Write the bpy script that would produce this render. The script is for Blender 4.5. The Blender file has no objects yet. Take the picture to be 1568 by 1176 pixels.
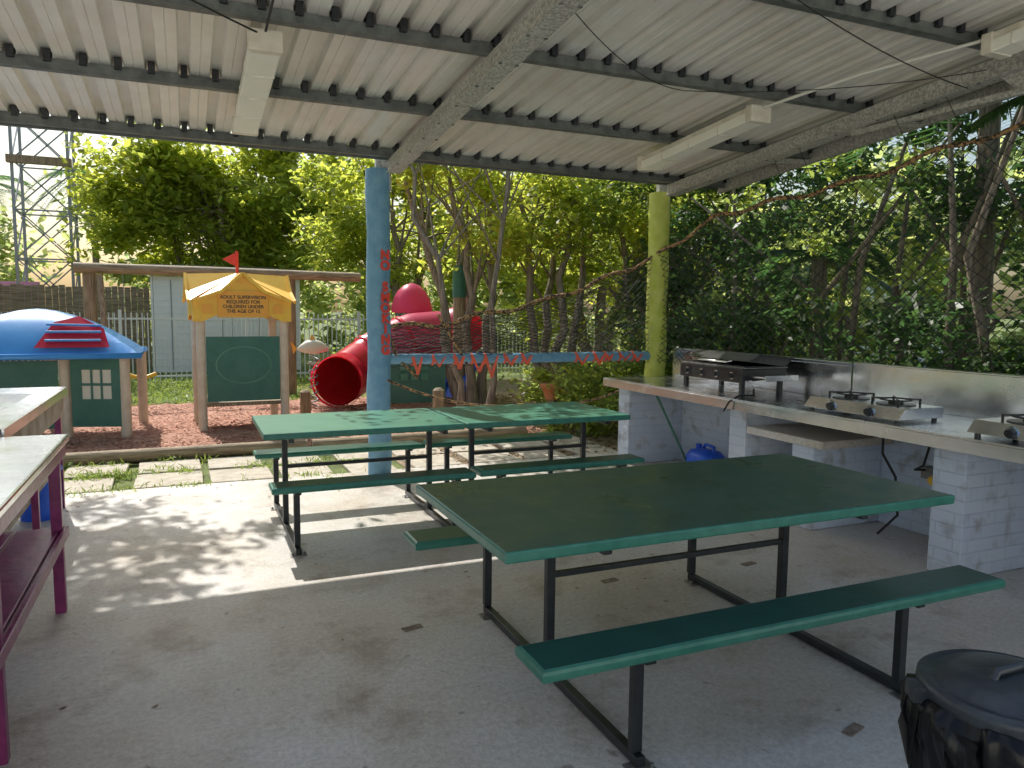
import bpy, math, random
import numpy as np
from mathutils import Vector, Matrix
random.seed(4); rng=np.random.default_rng(7)
scene=bpy.context.scene
COL=bpy.context.collection

# ------------------------------------------------------------------ materials
def mat(name,col,rough=.6,metal=0.,col2=None,scale=8.,bump=0.,bscale=60.,detail=5.,spec=.5,contrast=(.35,.65),coat=0.,scuff=None,rough2=None):
    m=bpy.data.materials.new(name);m.use_nodes=True;nt=m.node_tree;N=nt.nodes;Lk=nt.links
    b=N["Principled BSDF"];b.inputs["Roughness"].default_value=rough;b.inputs["Metallic"].default_value=metal
    b.inputs["Specular IOR Level"].default_value=spec
    if coat: b.inputs["Coat Weight"].default_value=coat
    b.inputs["Base Color"].default_value=(*col,1)
    tc=N.new("ShaderNodeTexCoord")
    if col2:
        no=N.new("ShaderNodeTexNoise");no.inputs["Scale"].default_value=scale;no.inputs["Detail"].default_value=detail
        no.inputs["Roughness"].default_value=.6
        cr=N.new("ShaderNodeValToRGB");cr.color_ramp.elements[0].position=contrast[0];cr.color_ramp.elements[1].position=contrast[1]
        cr.color_ramp.elements[0].color=(*col,1);cr.color_ramp.elements[1].color=(*col2,1)
        Lk.new(tc.outputs["Object"],no.inputs["Vector"]);Lk.new(no.outputs["Fac"],cr.inputs[0]);src=cr.outputs[0]
        if rough2:
            mr=N.new("ShaderNodeMapRange");mr.inputs[1].default_value=.35;mr.inputs[2].default_value=.65;mr.inputs[3].default_value=rough;mr.inputs[4].default_value=rough2
            Lk.new(no.outputs["Fac"],mr.inputs[0]);Lk.new(mr.outputs[0],b.inputs["Roughness"])
        if scuff:
            n3=N.new("ShaderNodeTexNoise");n3.inputs["Scale"].default_value=4.5;n3.inputs["Detail"].default_value=10;n3.inputs["Roughness"].default_value=.72
            mp=N.new("ShaderNodeMapping");mp.inputs["Scale"].default_value=(1,2.2,1);Lk.new(tc.outputs["Object"],mp.inputs["Vector"]);Lk.new(mp.outputs[0],n3.inputs["Vector"])
            c3=N.new("ShaderNodeValToRGB");c3.color_ramp.elements[0].position=.58;c3.color_ramp.elements[1].position=.72
            c3.color_ramp.elements[0].color=(0,0,0,1);c3.color_ramp.elements[1].color=(.7,.7,.7,1);Lk.new(n3.outputs["Fac"],c3.inputs[0])
            mx=N.new("ShaderNodeMix");mx.data_type='RGBA';Lk.new(c3.outputs[0],mx.inputs[0]);Lk.new(src,mx.inputs[6]);mx.inputs[7].default_value=(*scuff,1);src=mx.outputs[2]
        Lk.new(src,b.inputs["Base Color"])
    if bump:
        n2=N.new("ShaderNodeTexNoise");n2.inputs["Scale"].default_value=bscale;n2.inputs["Detail"].default_value=4
        bp=N.new("ShaderNodeBump");bp.inputs["Strength"].default_value=bump;bp.inputs["Distance"].default_value=.02
        Lk.new(tc.outputs["Object"],n2.inputs["Vector"]);Lk.new(n2.outputs["Fac"],bp.inputs["Height"]);Lk.new(bp.outputs[0],b.inputs["Normal"])
    return m
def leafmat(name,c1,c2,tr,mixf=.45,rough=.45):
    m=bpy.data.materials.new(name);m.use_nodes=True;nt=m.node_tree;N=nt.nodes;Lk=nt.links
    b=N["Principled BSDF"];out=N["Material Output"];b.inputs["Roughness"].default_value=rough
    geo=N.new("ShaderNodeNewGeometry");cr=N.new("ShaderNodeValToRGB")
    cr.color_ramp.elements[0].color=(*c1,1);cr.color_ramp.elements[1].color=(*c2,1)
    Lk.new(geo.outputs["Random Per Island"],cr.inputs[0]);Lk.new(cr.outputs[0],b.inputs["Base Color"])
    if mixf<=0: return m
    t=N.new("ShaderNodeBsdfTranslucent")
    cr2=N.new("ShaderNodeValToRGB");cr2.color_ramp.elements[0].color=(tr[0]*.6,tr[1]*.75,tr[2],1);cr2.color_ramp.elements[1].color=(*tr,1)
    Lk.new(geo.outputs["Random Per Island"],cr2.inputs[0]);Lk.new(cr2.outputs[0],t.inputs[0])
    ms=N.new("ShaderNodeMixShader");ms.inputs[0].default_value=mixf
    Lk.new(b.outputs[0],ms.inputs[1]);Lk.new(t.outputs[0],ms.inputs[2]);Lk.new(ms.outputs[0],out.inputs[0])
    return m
def concrete():
    m=bpy.data.materials.new("concrete");m.use_nodes=True;nt=m.node_tree;N=nt.nodes;Lk=nt.links;b=N["Principled BSDF"]
    tc=N.new("ShaderNodeTexCoord")
    def noise(s,d=6,r=.6):
        n=N.new("ShaderNodeTexNoise");n.inputs["Scale"].default_value=s;n.inputs["Detail"].default_value=d;n.inputs["Roughness"].default_value=r
        Lk.new(tc.outputs["Object"],n.inputs["Vector"]);return n
    def ramp(src,p0,c0,p1,c1):
        c=N.new("ShaderNodeValToRGB");c.color_ramp.elements[0].position=p0;c.color_ramp.elements[1].position=p1
        c.color_ramp.elements[0].color=(*c0,1);c.color_ramp.elements[1].color=(*c1,1);Lk.new(src,c.inputs[0]);return c
    def mul(a,bb,f=1.):
        x=N.new("ShaderNodeMix");x.data_type='RGBA';x.blend_type='MULTIPLY';x.inputs[0].default_value=f
        Lk.new(a,x.inputs[6]);Lk.new(bb,x.inputs[7]);return x.outputs[2]
    base=ramp(noise(1.1).outputs["Fac"],.32,(.62,.555,.47),.66,(.78,.77,.75))
    fine=ramp(noise(38,10,.85).outputs["Fac"],.36,(.66,.65,.64),.60,(1.04,1.03,1.02))
    stain=ramp(noise(2.3,9,.7).outputs["Fac"],.33,(.55,.48,.41),.48,(1,1,1))
    spots=ramp(noise(11,3,.5).outputs["Fac"],.26,(.42,.38,.34),.32,(1,1,1))
    c=mul(base.outputs[0],fine.outputs[0]);c=mul(c,stain.outputs[0],.8);c=mul(c,spots.outputs[0],.8)
    Lk.new(c,b.inputs["Base Color"])
    rr=ramp(noise(3,6).outputs["Fac"],.35,(.32,)*3,.7,(.55,)*3);Lk.new(rr.outputs[0],b.inputs["Roughness"])
    bp=N.new("ShaderNodeBump");bp.inputs["Strength"].default_value=.4;bp.inputs["Distance"].default_value=.01
    Lk.new(noise(70,8,.7).outputs["Fac"],bp.inputs["Height"]);Lk.new(bp.outputs[0],b.inputs["Normal"])
    return m
def blockmat():
    m=bpy.data.materials.new("painted_block");m.use_nodes=True;nt=m.node_tree;N=nt.nodes;Lk=nt.links;b=N["Principled BSDF"]
    tc=N.new("ShaderNodeTexCoord");sp=N.new("ShaderNodeSeparateXYZ");Lk.new(tc.outputs["Object"],sp.inputs[0])
    ad=N.new("ShaderNodeMath");Lk.new(sp.outputs[0],ad.inputs[0]);Lk.new(sp.outputs[1],ad.inputs[1])
    cb=N.new("ShaderNodeCombineXYZ");Lk.new(ad.outputs[0],cb.inputs[0]);Lk.new(sp.outputs[2],cb.inputs[1])
    br=N.new("ShaderNodeTexBrick");br.inputs["Scale"].default_value=1.;br.inputs["Brick Width"].default_value=.23;br.inputs["Row Height"].default_value=.078
    br.inputs["Mortar Size"].default_value=.005;br.inputs["Mortar Smooth"].default_value=.8
    br.inputs["Color1"].default_value=(.58,.66,.79,1);br.inputs["Color2"].default_value=(.62,.69,.81,1);br.inputs["Mortar"].default_value=(.54,.62,.75,1)
    Lk.new(cb.outputs[0],br.inputs["Vector"])
    no=N.new("ShaderNodeTexNoise");no.inputs["Scale"].default_value=7;no.inputs["Detail"].default_value=8
    Lk.new(tc.outputs["Object"],no.inputs["Vector"])
    cr=N.new("ShaderNodeValToRGB");cr.color_ramp.elements[0].position=.3;cr.color_ramp.elements[0].color=(.66,.62,.58,1);cr.color_ramp.elements[1].position=.46;cr.color_ramp.elements[1].color=(1,1,1,1)
    Lk.new(no.outputs["Fac"],cr.inputs[0])
    mx=N.new("ShaderNodeMix");mx.data_type='RGBA';mx.blend_type='MULTIPLY';mx.inputs[0].default_value=1
    Lk.new(br.outputs["Color"],mx.inputs[6]);Lk.new(cr.outputs[0],mx.inputs[7]);Lk.new(mx.outputs[2],b.inputs["Base Color"])
    bp=N.new("ShaderNodeBump");bp.inputs["Strength"].default_value=.55;bp.inputs["Distance"].default_value=.008;bp.invert=True
    Lk.new(br.outputs["Fac"],bp.inputs["Height"])
    b2=N.new("ShaderNodeBump");b2.inputs["Strength"].default_value=.3;b2.inputs["Distance"].default_value=.01;n5=N.new("ShaderNodeTexNoise");n5.inputs["Scale"].default_value=40
    Lk.new(tc.outputs["Object"],n5.inputs["Vector"]);Lk.new(n5.outputs["Fac"],b2.inputs["Height"]);Lk.new(bp.outputs[0],b2.inputs["Normal"]);Lk.new(b2.outputs[0],b.inputs["Normal"]);b.inputs["Roughness"].default_value=.6
    return m
def woodmat(name,c1,c2,axis=2,rough=.7):
    m=mat(name,c1,rough,col2=c2,scale=6,bump=.4,bscale=25)
    nt=m.node_tree;tc=[n for n in nt.nodes if n.type=='TEX_COORD'][0]
    mp=nt.nodes.new("ShaderNodeMapping");s=[6,6,6];s[axis]=.5;mp.inputs["Scale"].default_value=s
    nt.links.new(tc.outputs["Object"],mp.inputs["Vector"])
    for n in nt.nodes:
        if n.type=='TEX_NOISE': nt.links.new(mp.outputs[0],n.inputs["Vector"])
    return m
M_conc=concrete();M_block=blockmat()
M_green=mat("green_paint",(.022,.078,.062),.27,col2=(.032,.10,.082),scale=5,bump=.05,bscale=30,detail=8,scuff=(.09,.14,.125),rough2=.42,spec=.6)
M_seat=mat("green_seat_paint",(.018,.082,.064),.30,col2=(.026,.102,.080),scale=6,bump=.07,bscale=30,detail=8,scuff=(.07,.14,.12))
M_greenl=mat("green_sheen_and_panel",(.07,.24,.165),.33,col2=(.095,.29,.205),scale=5,bump=.06,bscale=30,scuff=(.18,.34,.27))  # middle table tops: sheen painted in as lighter green; also plain play panel green
M_greened=mat("green_edge",(.028,.16,.118),.33,col2=(.045,.21,.155),scale=18)
M_black=mat("black_steel",(.010,.013,.016),.36,col2=(.025,.03,.034),scale=14)
M_plate=mat("galv_plate",(.3,.3,.29),.5,.6,col2=(.18,.17,.15),scale=20)
M_rustpl=mat("rusty_plate",(.16,.11,.08),.7,col2=(.32,.27,.22),scale=30)
M_galv=mat("galvanised_beam",(.32,.31,.27),.6,.1,col2=(.58,.57,.52),scale=55,bump=.1,detail=3,contrast=(.40,.60))
M_purlin=mat("purlin_steel",(.10,.11,.105),.5,.2,col2=(.18,.195,.185),scale=12)
M_roof=mat("roof_sheet_metal",(.76,.715,.64),.36,.15,col2=(.88,.86,.81),scale=1.8,detail=8)
M_blue=mat("blue_post_paint",(.13,.31,.48),.5,col2=(.21,.41,.57),scale=9,bump=.4,bscale=35,detail=8,scuff=(.36,.47,.54))
M_yel=mat("yellow_post_paint",(.48,.55,.07),.5,col2=(.62,.66,.16),scale=7,bump=.4,bscale=30,scuff=(.42,.45,.28))
M_red=mat("red_paint",(.8,.05,.03),.5,col2=(.85,.08,.05),scale=20)
M_steel=mat("stainless",(.66,.68,.70),.16,1.,col2=(.78,.79,.80),scale=4,bump=.07,bscale=9,rough2=.30)
M_purple=mat("purple_paint",(.17,.016,.09),.3,col2=(.27,.035,.15),scale=10,bump=.15,bscale=20,detail=8)
M_tube=mat("light_diffuser",(.95,.92,.80),.3,col2=(.97,.95,.86),scale=6)
M_tubeb=mat("light_body",(.85,.80,.68),.45,col2=(.66,.60,.48),scale=9)
M_wire=mat("black_cable",(.015,.015,.015),.6)
M_wirew=mat("white_conduit",(.8,.78,.7),.5)
M_plasticblk=mat("bin_lid_plastic",(.025,.032,.042),.34,col2=(.05,.06,.07),scale=15,bump=.1,bscale=40)
M_bag=mat("bin_bag",(.006,.006,.007),.3,spec=.35)
M_bluepl=mat("blue_plastic",(.01,.09,.65),.35,col2=(.02,.13,.75),scale=8)
M_roofblue=mat("play_roof_blue",(.04,.28,.74),.3,col2=(.06,.34,.80),scale=4,coat=.6)
M_yelpl=mat("yellow_plastic",(.95,.60,.06),.4,col2=(.90,.50,.05),scale=5)
M_sign=mat("sign_orange",(.92,.42,.05),.45)
M_redpl=leafmat("red_plastic",(.80,.03,.07),(.80,.03,.07),(.95,.05,.08),.4,.25)
M_pinkpl=leafmat("pink_plastic",(.80,.10,.22),(.80,.10,.22),(.95,.15,.28),.4,.35)
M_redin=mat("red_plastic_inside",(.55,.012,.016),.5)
M_dkgreen=mat("play_panel_green",(.04,.16,.12),.5,col2=(.06,.19,.145),scale=6)
M_cream=mat("cream_plastic",(.75,.72,.60),.5)
M_pole=mat("play_post_tan",(.64,.54,.40),.6,col2=(.76,.66,.52),scale=8)
M_log=woodmat("weathered_log",(.18,.13,.08),(.42,.32,.20),2)
M_logx=woodmat("weathered_beam",(.19,.14,.08),(.46,.35,.22),0)
M_bark=woodmat("bark",(.14,.11,.08),(.36,.30,.23),2)
M_mulch=mat("mulch",(.34,.15,.10),.9,col2=(.60,.34,.24),scale=35,bump=.8,bscale=50,detail=8)
M_dirt=mat("dirt_ground",(.20,.15,.095),.95,col2=(.38,.29,.19),scale=6,bump=.8,bscale=30,detail=8)
M_lawn=mat("grass_ground",(.10,.14,.04),.9,col2=(.18,.22,.06),scale=4,bump=.8,bscale=60,detail=8)
M_paver=mat("paver",(.42,.37,.29),.8,col2=(.58,.52,.43),scale=9,bump=.5,bscale=40)
M_white=mat("white_paint",(.84,.84,.82),.5,col2=(.88,.88,.86),scale=3)
M_fence=mat("white_fence_paint",(.80,.82,.80),.5)
M_dkwin=mat("window_glass",(.03,.04,.05),.1)
M_grey=mat("tower_steel",(.30,.33,.35),.5,.2)
M_pink=mat("pink_wall",(.70,.35,.55),.7)
M_terra=mat("terracotta",(.60,.25,.12),.7)
M_rope=mat("rope",(.46,.27,.12),.8,col2=(.05,.04,.03),scale=35,contrast=(.45,.55))
M_net=mat("net_cord",(.05,.055,.05),.8)
M_ribbon=mat("red_ribbon",(.85,.14,.07),.6)
M_bbq=mat("bbq_black",(.014,.014,.015),.3,col2=(.04,.04,.04),scale=20)
M_rust=mat("weathered_panel",(.26,.17,.12),.6,col2=(.52,.46,.40),scale=5,detail=8)
L_bright=leafmat("leaf_bright",(.09,.12,.02),(.14,.16,.03),(.97,.97,.14),.64)
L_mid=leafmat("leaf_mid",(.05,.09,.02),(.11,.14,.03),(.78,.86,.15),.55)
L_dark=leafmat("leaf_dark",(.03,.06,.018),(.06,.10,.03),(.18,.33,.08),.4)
L_far=leafmat("leaf_far",(.07,.10,.03),(.12,.14,.05),(.88,.92,.30),.6)
L_palm=leafmat("leaf_palm",(.04,.10,.03),(.07,.13,.04),(.18,.36,.08),.4,.35)
L_chip=leafmat("mulch_chip",(.30,.12,.08),(.74,.44,.32),(0,0,0),0,.9)
L_grass=leafmat("grass_blade",(.08,.13,.03),(.15,.2,.05),(.55,.65,.12),.45)
L_litter=leafmat("leaf_litter_mat",(.16,.10,.05),(.42,.30,.18),(0,0,0),0,.9)

# ------------------------------------------------------------------ mesh collector
class G:
    def __init__(s): s.v=[];s.f=[];s.m=[];s.mats=[];s.sm=[]
    def mi(s,m):
        if m not in s.mats: s.mats.append(m)
        return s.mats.index(m)
    def add(s,vs,fs,m,smooth=False):
        o=len(s.v);s.v+= [tuple(x) for x in vs];k=s.mi(m)
        for f in fs: s.f.append([i+o for i in f]);s.m.append(k);s.sm.append(smooth)
    def box(s,x0,x1,y0,y1,z0,z1,m,rot=0.,piv=None,mtx=None):
        vs=[Vector((x,y,z)) for z in (z0,z1) for y in (y0,y1) for x in (x0,x1)]
        if rot:
            p=Vector(piv or ((x0+x1)/2,(y0+y1)/2,0));R=Matrix.Rotation(rot,3,'Z');vs=[R@(v-p)+p for v in vs]
        if mtx: vs=[mtx@v for v in vs]
        s.add(vs,[(0,2,3,1),(4,5,7,6),(0,1,5,4),(2,6,7,3),(0,4,6,2),(1,3,7,5)],m)
    def slab(s,x0,x1,y0,y1,z0,z1,m,r=.012,me=None):
        me=me or m
        def ring(i,z): return [(x0+i,y0+i,z),(x1-i,y0+i,z),(x1-i,y1-i,z),(x0+i,y1-i,z)]
        R=[ring(r,z0),ring(r*.3,z0+r*.3),ring(0,z0+r),ring(0,z1-r),ring(r*.3,z1-r*.3),ring(r,z1)]
        vs=sum(R,[]);s.add(vs,[(3,2,1,0),(20,21,22,23)],m)
        fs=[]
        for k in range(5):
            for j in range(4): a=k*4+j;b=k*4+(j+1)%4;fs.append((a,b,b+4,a+4))
        s.add(vs,fs,me)
    def tube(s,pts,rad,m,n=8,cap=True,smooth=True):
        pts=[Vector(p) for p in pts]
        if not hasattr(rad,'__len__'): rad=[rad]*len(pts)
        vs=[];prev=None
        for i,p in enumerate(pts):
            d=(pts[min(i+1,len(pts)-1)]-pts[max(i-1,0)]).normalized()
            if prev is None:
                a=Vector((0,0,1)) if abs(d.z)<.9 else Vector((1,0,0));u=d.cross(a).normalized()
            else: u=(prev-d*prev.dot(d)).normalized()
            prev=u;w=d.cross(u)
            for k in range(n):
                t=2*math.pi*k/n;vs.append(p+(u*math.cos(t)+w*math.sin(t))*rad[i])
        fs=[]
        for i in range(len(pts)-1):
            for k in range(n):
                a=i*n+k;b=i*n+(k+1)%n;fs.append((a,b,b+n,a+n))
        s.add(vs,fs,m,smooth)
        if cap:
            s.add(vs[:n],[tuple(range(n-1,-1,-1))],m);s.add(vs[-n:],[tuple(range(n))],m)
    def bar(s,a,b,w,h,m):
        a=Vector(a);b=Vector(b);d=(b-a).normalized();up=Vector((0,0,1)) if abs(d.z)<.95 else Vector((0,1,0))
        x=d.cross(up).normalized()*w/2;y=x.cross(d).normalized()*h/2
        vs=[p+i*x+j*y for p in (a,b) for i,j in((-1,-1),(1,-1),(1,1),(-1,1))]
        s.add(vs,[(3,2,1,0),(4,5,6,7),(0,1,5,4),(1,2,6,5),(2,3,7,6),(3,0,4,7)],m)
    def build(s,name,parent=None,bevel=0.):
        me=bpy.data.meshes.new(name);me.from_pydata(s.v,[],s.f)
        for m in s.mats: me.materials.append(m)
        me.polygons.foreach_set("material_index",s.m);me.polygons.foreach_set("use_smooth",s.sm);me.update()
        o=bpy.data.objects.new(name,me);COL.objects.link(o)
        if parent: o.parent=parent
        if bevel:
            b=o.modifiers.new("b","BEVEL");b.width=bevel;b.segments=2;b.limit_method='ANGLE';b.angle_limit=math.radians(50)
        return o
def empty(name):
    o=bpy.data.objects.new(name,None);COL.objects.link(o);return o
def text(name,body,size,loc,rot,m,parent,ext=.002,linesp=1.,off=.003):
    c=bpy.data.curves.new(name,"FONT");c.body=body;c.size=size;c.align_x='CENTER';c.align_y='CENTER';c.extrude=ext;c.space_line=linesp;c.offset=off
    c.materials.append(m);o=bpy.data.objects.new(name,c);COL.objects.link(o);o.location=loc;o.rotation_euler=rot;o.parent=parent;return o
def leaves(name,C,size,m,parent=None,aspect=.5,up=.3,jit=.4,droop=0):
    C=np.asarray(C,float);n=len(C)
    nrm=rng.normal(size=(n,3));nrm[:,2]+=up*2*np.sign(nrm[:,2]);nrm/=np.linalg.norm(nrm,axis=1)[:,None]
    t=rng.normal(size=(n,3));t[:,2]-=droop;t-=nrm*(t*nrm).sum(1)[:,None];t/=np.linalg.norm(t,axis=1)[:,None]
    w=np.cross(nrm,t);s=(size*(1+jit*rng.uniform(-1,1,n)))[:,None]
    V=np.stack([C-t*s*.5,C+w*s*aspect*.5+nrm*s*.08,C+t*s*.5,C-w*s*aspect*.5+nrm*s*.08],1).reshape(-1,3)
    me=bpy.data.meshes.new(name);me.vertices.add(4*n);me.vertices.foreach_set("co",V.ravel())
    me.loops.add(4*n);me.loops.foreach_set("vertex_index",np.arange(4*n,dtype=np.int32))
    me.polygons.add(n);me.polygons.foreach_set("loop_start",np.arange(0,4*n,4,dtype=np.int32))
    try: me.polygons.foreach_set("loop_total",np.full(n,4,dtype=np.int32))
    except Exception: pass
    me.materials.append(m);me.update(calc_edges=True)
    o=bpy.data.objects.new(name,me);COL.objects.link(o)
    if parent:o.parent=parent
    return o
def clump_pts(centers,r,n,flat=.7):
    centers=np.asarray(centers,float);k=len(centers)
    idx=rng.integers(0,k,n);rr=(r*np.exp(rng.normal(0,.25,k)))[idx]
    d=rng.normal(size=(n,3));d/=np.linalg.norm(d,axis=1)[:,None];q=rng.uniform(0,1,n)**.5
    return centers[idx]+d*(rr*q)[:,None]*np.array([1,1,flat])
def tree(name,x,y,h,crown,nleaf,lsize,lm,stems=3,seed=1,lean=(0,0),r0=.13,crn=26,clumpr=.55,zlow=.5,zbase=0.,sub=2):
    R=random.Random(seed);e=empty(name);g=G();tips=[]
    cx,cy,cz=x+lean[0],y+lean[1],h-crown[2]
    for s in range(stems):
        a=2*math.pi*s/stems+R.uniform(-.4,.4);bx=x+.18*math.cos(a)*(stems>1);by=y+.18*math.sin(a)*(stems>1)
        tx=cx+crown[0]*.4*math.cos(a);ty=cy+crown[1]*.4*math.sin(a);tz=cz
        pts=[];k=9
        for i in range(k):
            u=i/(k-1);pts.append((bx+(tx-bx)*u**1.3+R.uniform(-.11,.11)*(i>0),by+(ty-by)*u**1.3+R.uniform(-.11,.11)*(i>0),zbase+(tz-zbase)*u))
        rr=[r0*(1-.6*i/(k-1))*(1.35 if i==0 else 1) for i in range(k)];g.tube(pts,rr,M_bark,9)
        for b in range(max(3,crn//stems)):
            i=R.randint(4,k-1);p0=Vector(pts[i])
            th=R.uniform(0,2*math.pi);ph=R.uniform(-zlow,1.);q=R.uniform(.55,1.)
            c=math.sqrt(max(0,1-ph*ph))
            tip=Vector((cx+crown[0]*q*c*math.cos(th),cy+crown[1]*q*c*math.sin(th),cz+crown[2]*q*ph))
            mid=p0.lerp(tip,.5)+Vector((R.uniform(-.2,.2),R.uniform(-.2,.2),R.uniform(-.1,.3)))
            rb=rr[i]*.5;g.tube([p0,p0.lerp(mid,.5)+Vector((0,0,.05)),mid,tip],[rb,rb*.7,rb*.45,rb*.15],M_bark,6,cap=False)
            tips+= [tip,mid.lerp(tip,.6)]
            for _ in range(sub):
                t2=tip+Vector((R.gauss(0,.35),R.gauss(0,.35),R.gauss(0,.25)));g.tube([mid.lerp(tip,.5),t2],[rb*.3,rb*.1],M_bark,5,cap=False);tips.append(t2)
    g.build("trunk_and_limbs",e)
    leaves("crown_leaves",clump_pts([tuple(t) for t in tips],clumpr,nleaf),lsize,lm,e)
    return e

# ------------------------------------------------------------------ ground
def sheet(name,x0,x1,y0,y1,z,m,th=0.):
    g=G()
    if th: g.box(x0,x1,y0,y1,z-th,z,m)
    else: g.add([(x0,y0,z),(x1,y0,z),(x1,y1,z),(x0,y1,z)],[(0,1,2,3)],m)
    return g.build(name)
sheet("ground",-300,300,-300,300,-.06,M_lawn)
sheet("dirt_ground",2.0,14,7.0,16,-.052,M_dirt)
sheet("concrete_slab",-14,9,-14,7.02,0,M_conc,.058)
g=G()
for x,y,a in ((.97,3.42,.2),(2.2,3.62,.1),(2.24,1.93,.3),(3.15,3.55,.15)): g.box(x-.05,x+.05,y-.02,y+.02,.0,.006,M_rustpl,rot=a)
g.build("floor_anchor_plates")
g=G();nx,ny=70,40;X0,X1,Y0,Y1=-9,4.2,8.5,13.2
vs=[(X0+(X1-X0)*i/nx,Y0+(Y1-Y0)*j/ny,-.035+.03*random.random()+.05*math.sin(i*.35)*math.sin(j*.4)*.5) for j in range(ny+1) for i in range(nx+1)]
g.add(vs,[(j*(nx+1)+i,j*(nx+1)+i+1,(j+1)*(nx+1)+i+1,(j+1)*(nx+1)+i) for j in range(ny) for i in range(nx)],M_mulch,True);g.build("mulch_bed")
n=26000;P=np.stack([rng.uniform(-4,4.2,n),8.55+4.6*rng.uniform(0,1,n)**1.3,rng.uniform(-.03,.03,n)],1);leaves("mulch_chips",P,.055,L_chip,aspect=.35,up=2.5)
n=14000;P=np.stack([rng.uniform(2.2,9,n),rng.uniform(7.05,13,n),rng.uniform(-.05,-.02,n)],1);leaves("leaf_litter",P,.06,L_litter,aspect=.5,up=1.5)
n=130;P=np.stack([rng.uniform(-1.5,5.5,n),7.0-4.*rng.uniform(0,1,n)**2.6,np.full(n,.005)],1);leaves("fallen_leaves",P,.03,L_litter,aspect=.5,up=8.)
g=G();x=-3.
while x<4.5:
    y=7.1
    for r in range(2):
        w=random.uniform(.5,.62);g.box(x+.02,x+w-.03,y+.02+random.uniform(0,.04),y+.60,-.06,-.02+random.uniform(-.008,.008),M_paver,rot=random.uniform(-.04,.04));y+=.66
    x+=.63
g.build("stone_paving",bevel=.008)
C=[]
for _ in range(330):
    cx=random.uniform(-3.,1.6);cy=random.choice([7.06,7.74,8.38])+random.gauss(0,.06);k=random.randint(4,30)
    if random.random()<.5: cx=-3+random.random()*2.4
    C.append(np.stack([rng.normal(cx,.06,k),rng.normal(cy,.05,k),rng.uniform(-.05,.02,k)],1))
leaves("grass_tufts",np.concatenate(C),.08,L_grass,aspect=.12,up=-.3,droop=-1)
n=16000;P=np.stack([rng.uniform(-5,5,n),rng.uniform(13.2,19.5,n),rng.uniform(-.05,.0,n)],1);leaves("lawn_grass",P,.1,L_grass,aspect=.2,up=-.2)
g=G();g.tube([(-4,8.42,.02),(-1.4,8.45,.03),(-1.3,8.45,.03),(1.2,8.44,.04)],[.07,.075,.07,.065],M_logx,10);g.tube([(1.25,8.42,.03),(3.9,8.55,.03)],[.07,.065],M_logx,10);g.build("log_edging")

# ------------------------------------------------------------------ shelter
S=empty("picnic_shelter")
def zr(y): return 3.39-.077*y
XL,XR=-6.,5.38;YF,YB=6.72,2.25
PR=.19
g=G();prof=[];x=XL
while x<XR:
    for dx,dz in ((0,0),(.050,0),(.054,.006),(.058,0),(.112,0),(.122,.048),(.178,.048),(.1885,0)): prof.append((x+dx,dz))
    x+=PR
n=len(prof)
for lay in range(2):
    vs=[(px,yy,zr(yy)+.075+pz+lay*.003) for yy in (YF+.03,YB) for px,pz in prof]
    g.add(vs,[(i,i+1,n+i+1,n+i) for i in range(n-1)],M_roof)
g.build("roof_sheet",S)
g=G()
for yy in (6.67,5.48,4.34,3.2,2.3):
    z=zr(yy);g.box(XL,XR-.01,yy-.022,yy+.022,z+.002,z+.073,M_purlin)
    g.box(XL,XR-.01,yy-.05,yy-.023,z,z+.006,M_purlin);
    xx=XL+.150
    while xx<XR:
        for sgn in(-1,1): g.box(xx-.020,xx+.020,yy+sgn*.036-.014,yy+sgn*.036+.014,z+.05,z+.121,M_black)
        xx+=PR
g.box(XL,XR,YF+.04,YF+.06,zr(YF)+.0,zr(YF)+.09,M_purlin)
g.build("purlins",S)
g=G()
for xx,w in ((1.75,.10),(4.73,.10)):
    g.bar((xx,YF+.02,zr(YF)-.055),(xx,YB,zr(YB)-.055),w,.11,M_galv)
    g.bar((xx,YF+.02,zr(YF)-.112),(xx,YB,zr(YB)-.112),w+.03,.008,M_galv)
    yy=6.4
    while yy>2.3:
        z=zr(yy)-.118
        for sg in (-1,1): g.box(xx+sg*.052-.01,xx+sg*.052+.01,yy-.01,yy+.01,z-.006,z,M_purlin)
        yy-=.38
g.bar((XR,YF+.05,zr(YF)+.02),(XR,YB,zr(YB)+.02),.05,.12,M_galv)
g.bar((4.74,4.4,zr(4.4)-.13),(4.74,3.1,zr(3.1)-.24),.04,.04,M_galv)
g.bar((4.74,3.1,zr(3.1)-.24),(4.74,2.3,zr(2.3)-.16),.04,.04,M_galv)
g.add([(4.73,3.25,zr(3.2)-.12),(4.73,2.9,zr(2.9)-.12),(4.73,3.1,zr(3.1)-.27)],[(0,1,2)],M_galv)
for yy in (5.48,4.34,3.2): g.bar((4.76,yy,zr(yy)-.06),(XR,yy,zr(yy)-.02),.04,.04,M_galv)
g.build("rafters",S,bevel=.004)
def post(name,x,y,r,zt,m):
    g=G();pts=[];rad=[]
    for i in range(15):
        u=i/14;pts.append((x+.006*math.sin(i*1.3),y+.006*math.cos(i*1.7),u*zt));rad.append(r*(1+.03*math.sin(i*2.1)))
    g.tube(pts,rad,m,22);return g
BX,PY=1.64,6.88
g=post("p",BX,PY,.108,2.80,M_blue);g.box(BX-.02,BX+.12,PY-.03,PY+.03,2.62,2.9,M_galv);g.build("blue_post",S)
g=post("p",4.69,PY,.112,2.80,M_yel);g.box(4.66,4.80,PY-.03,PY+.03,2.66,2.9,M_galv);g.build("yellow_post",S)
text("no_smoking_lettering","N\nO\n\nS\nM\nO\nK\nI\nN\nG",.115,(BX+.035,PY-.122,1.60),(math.radians(90),0,math.radians(12)),M_red,S,linesp=.83,off=.006)
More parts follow.
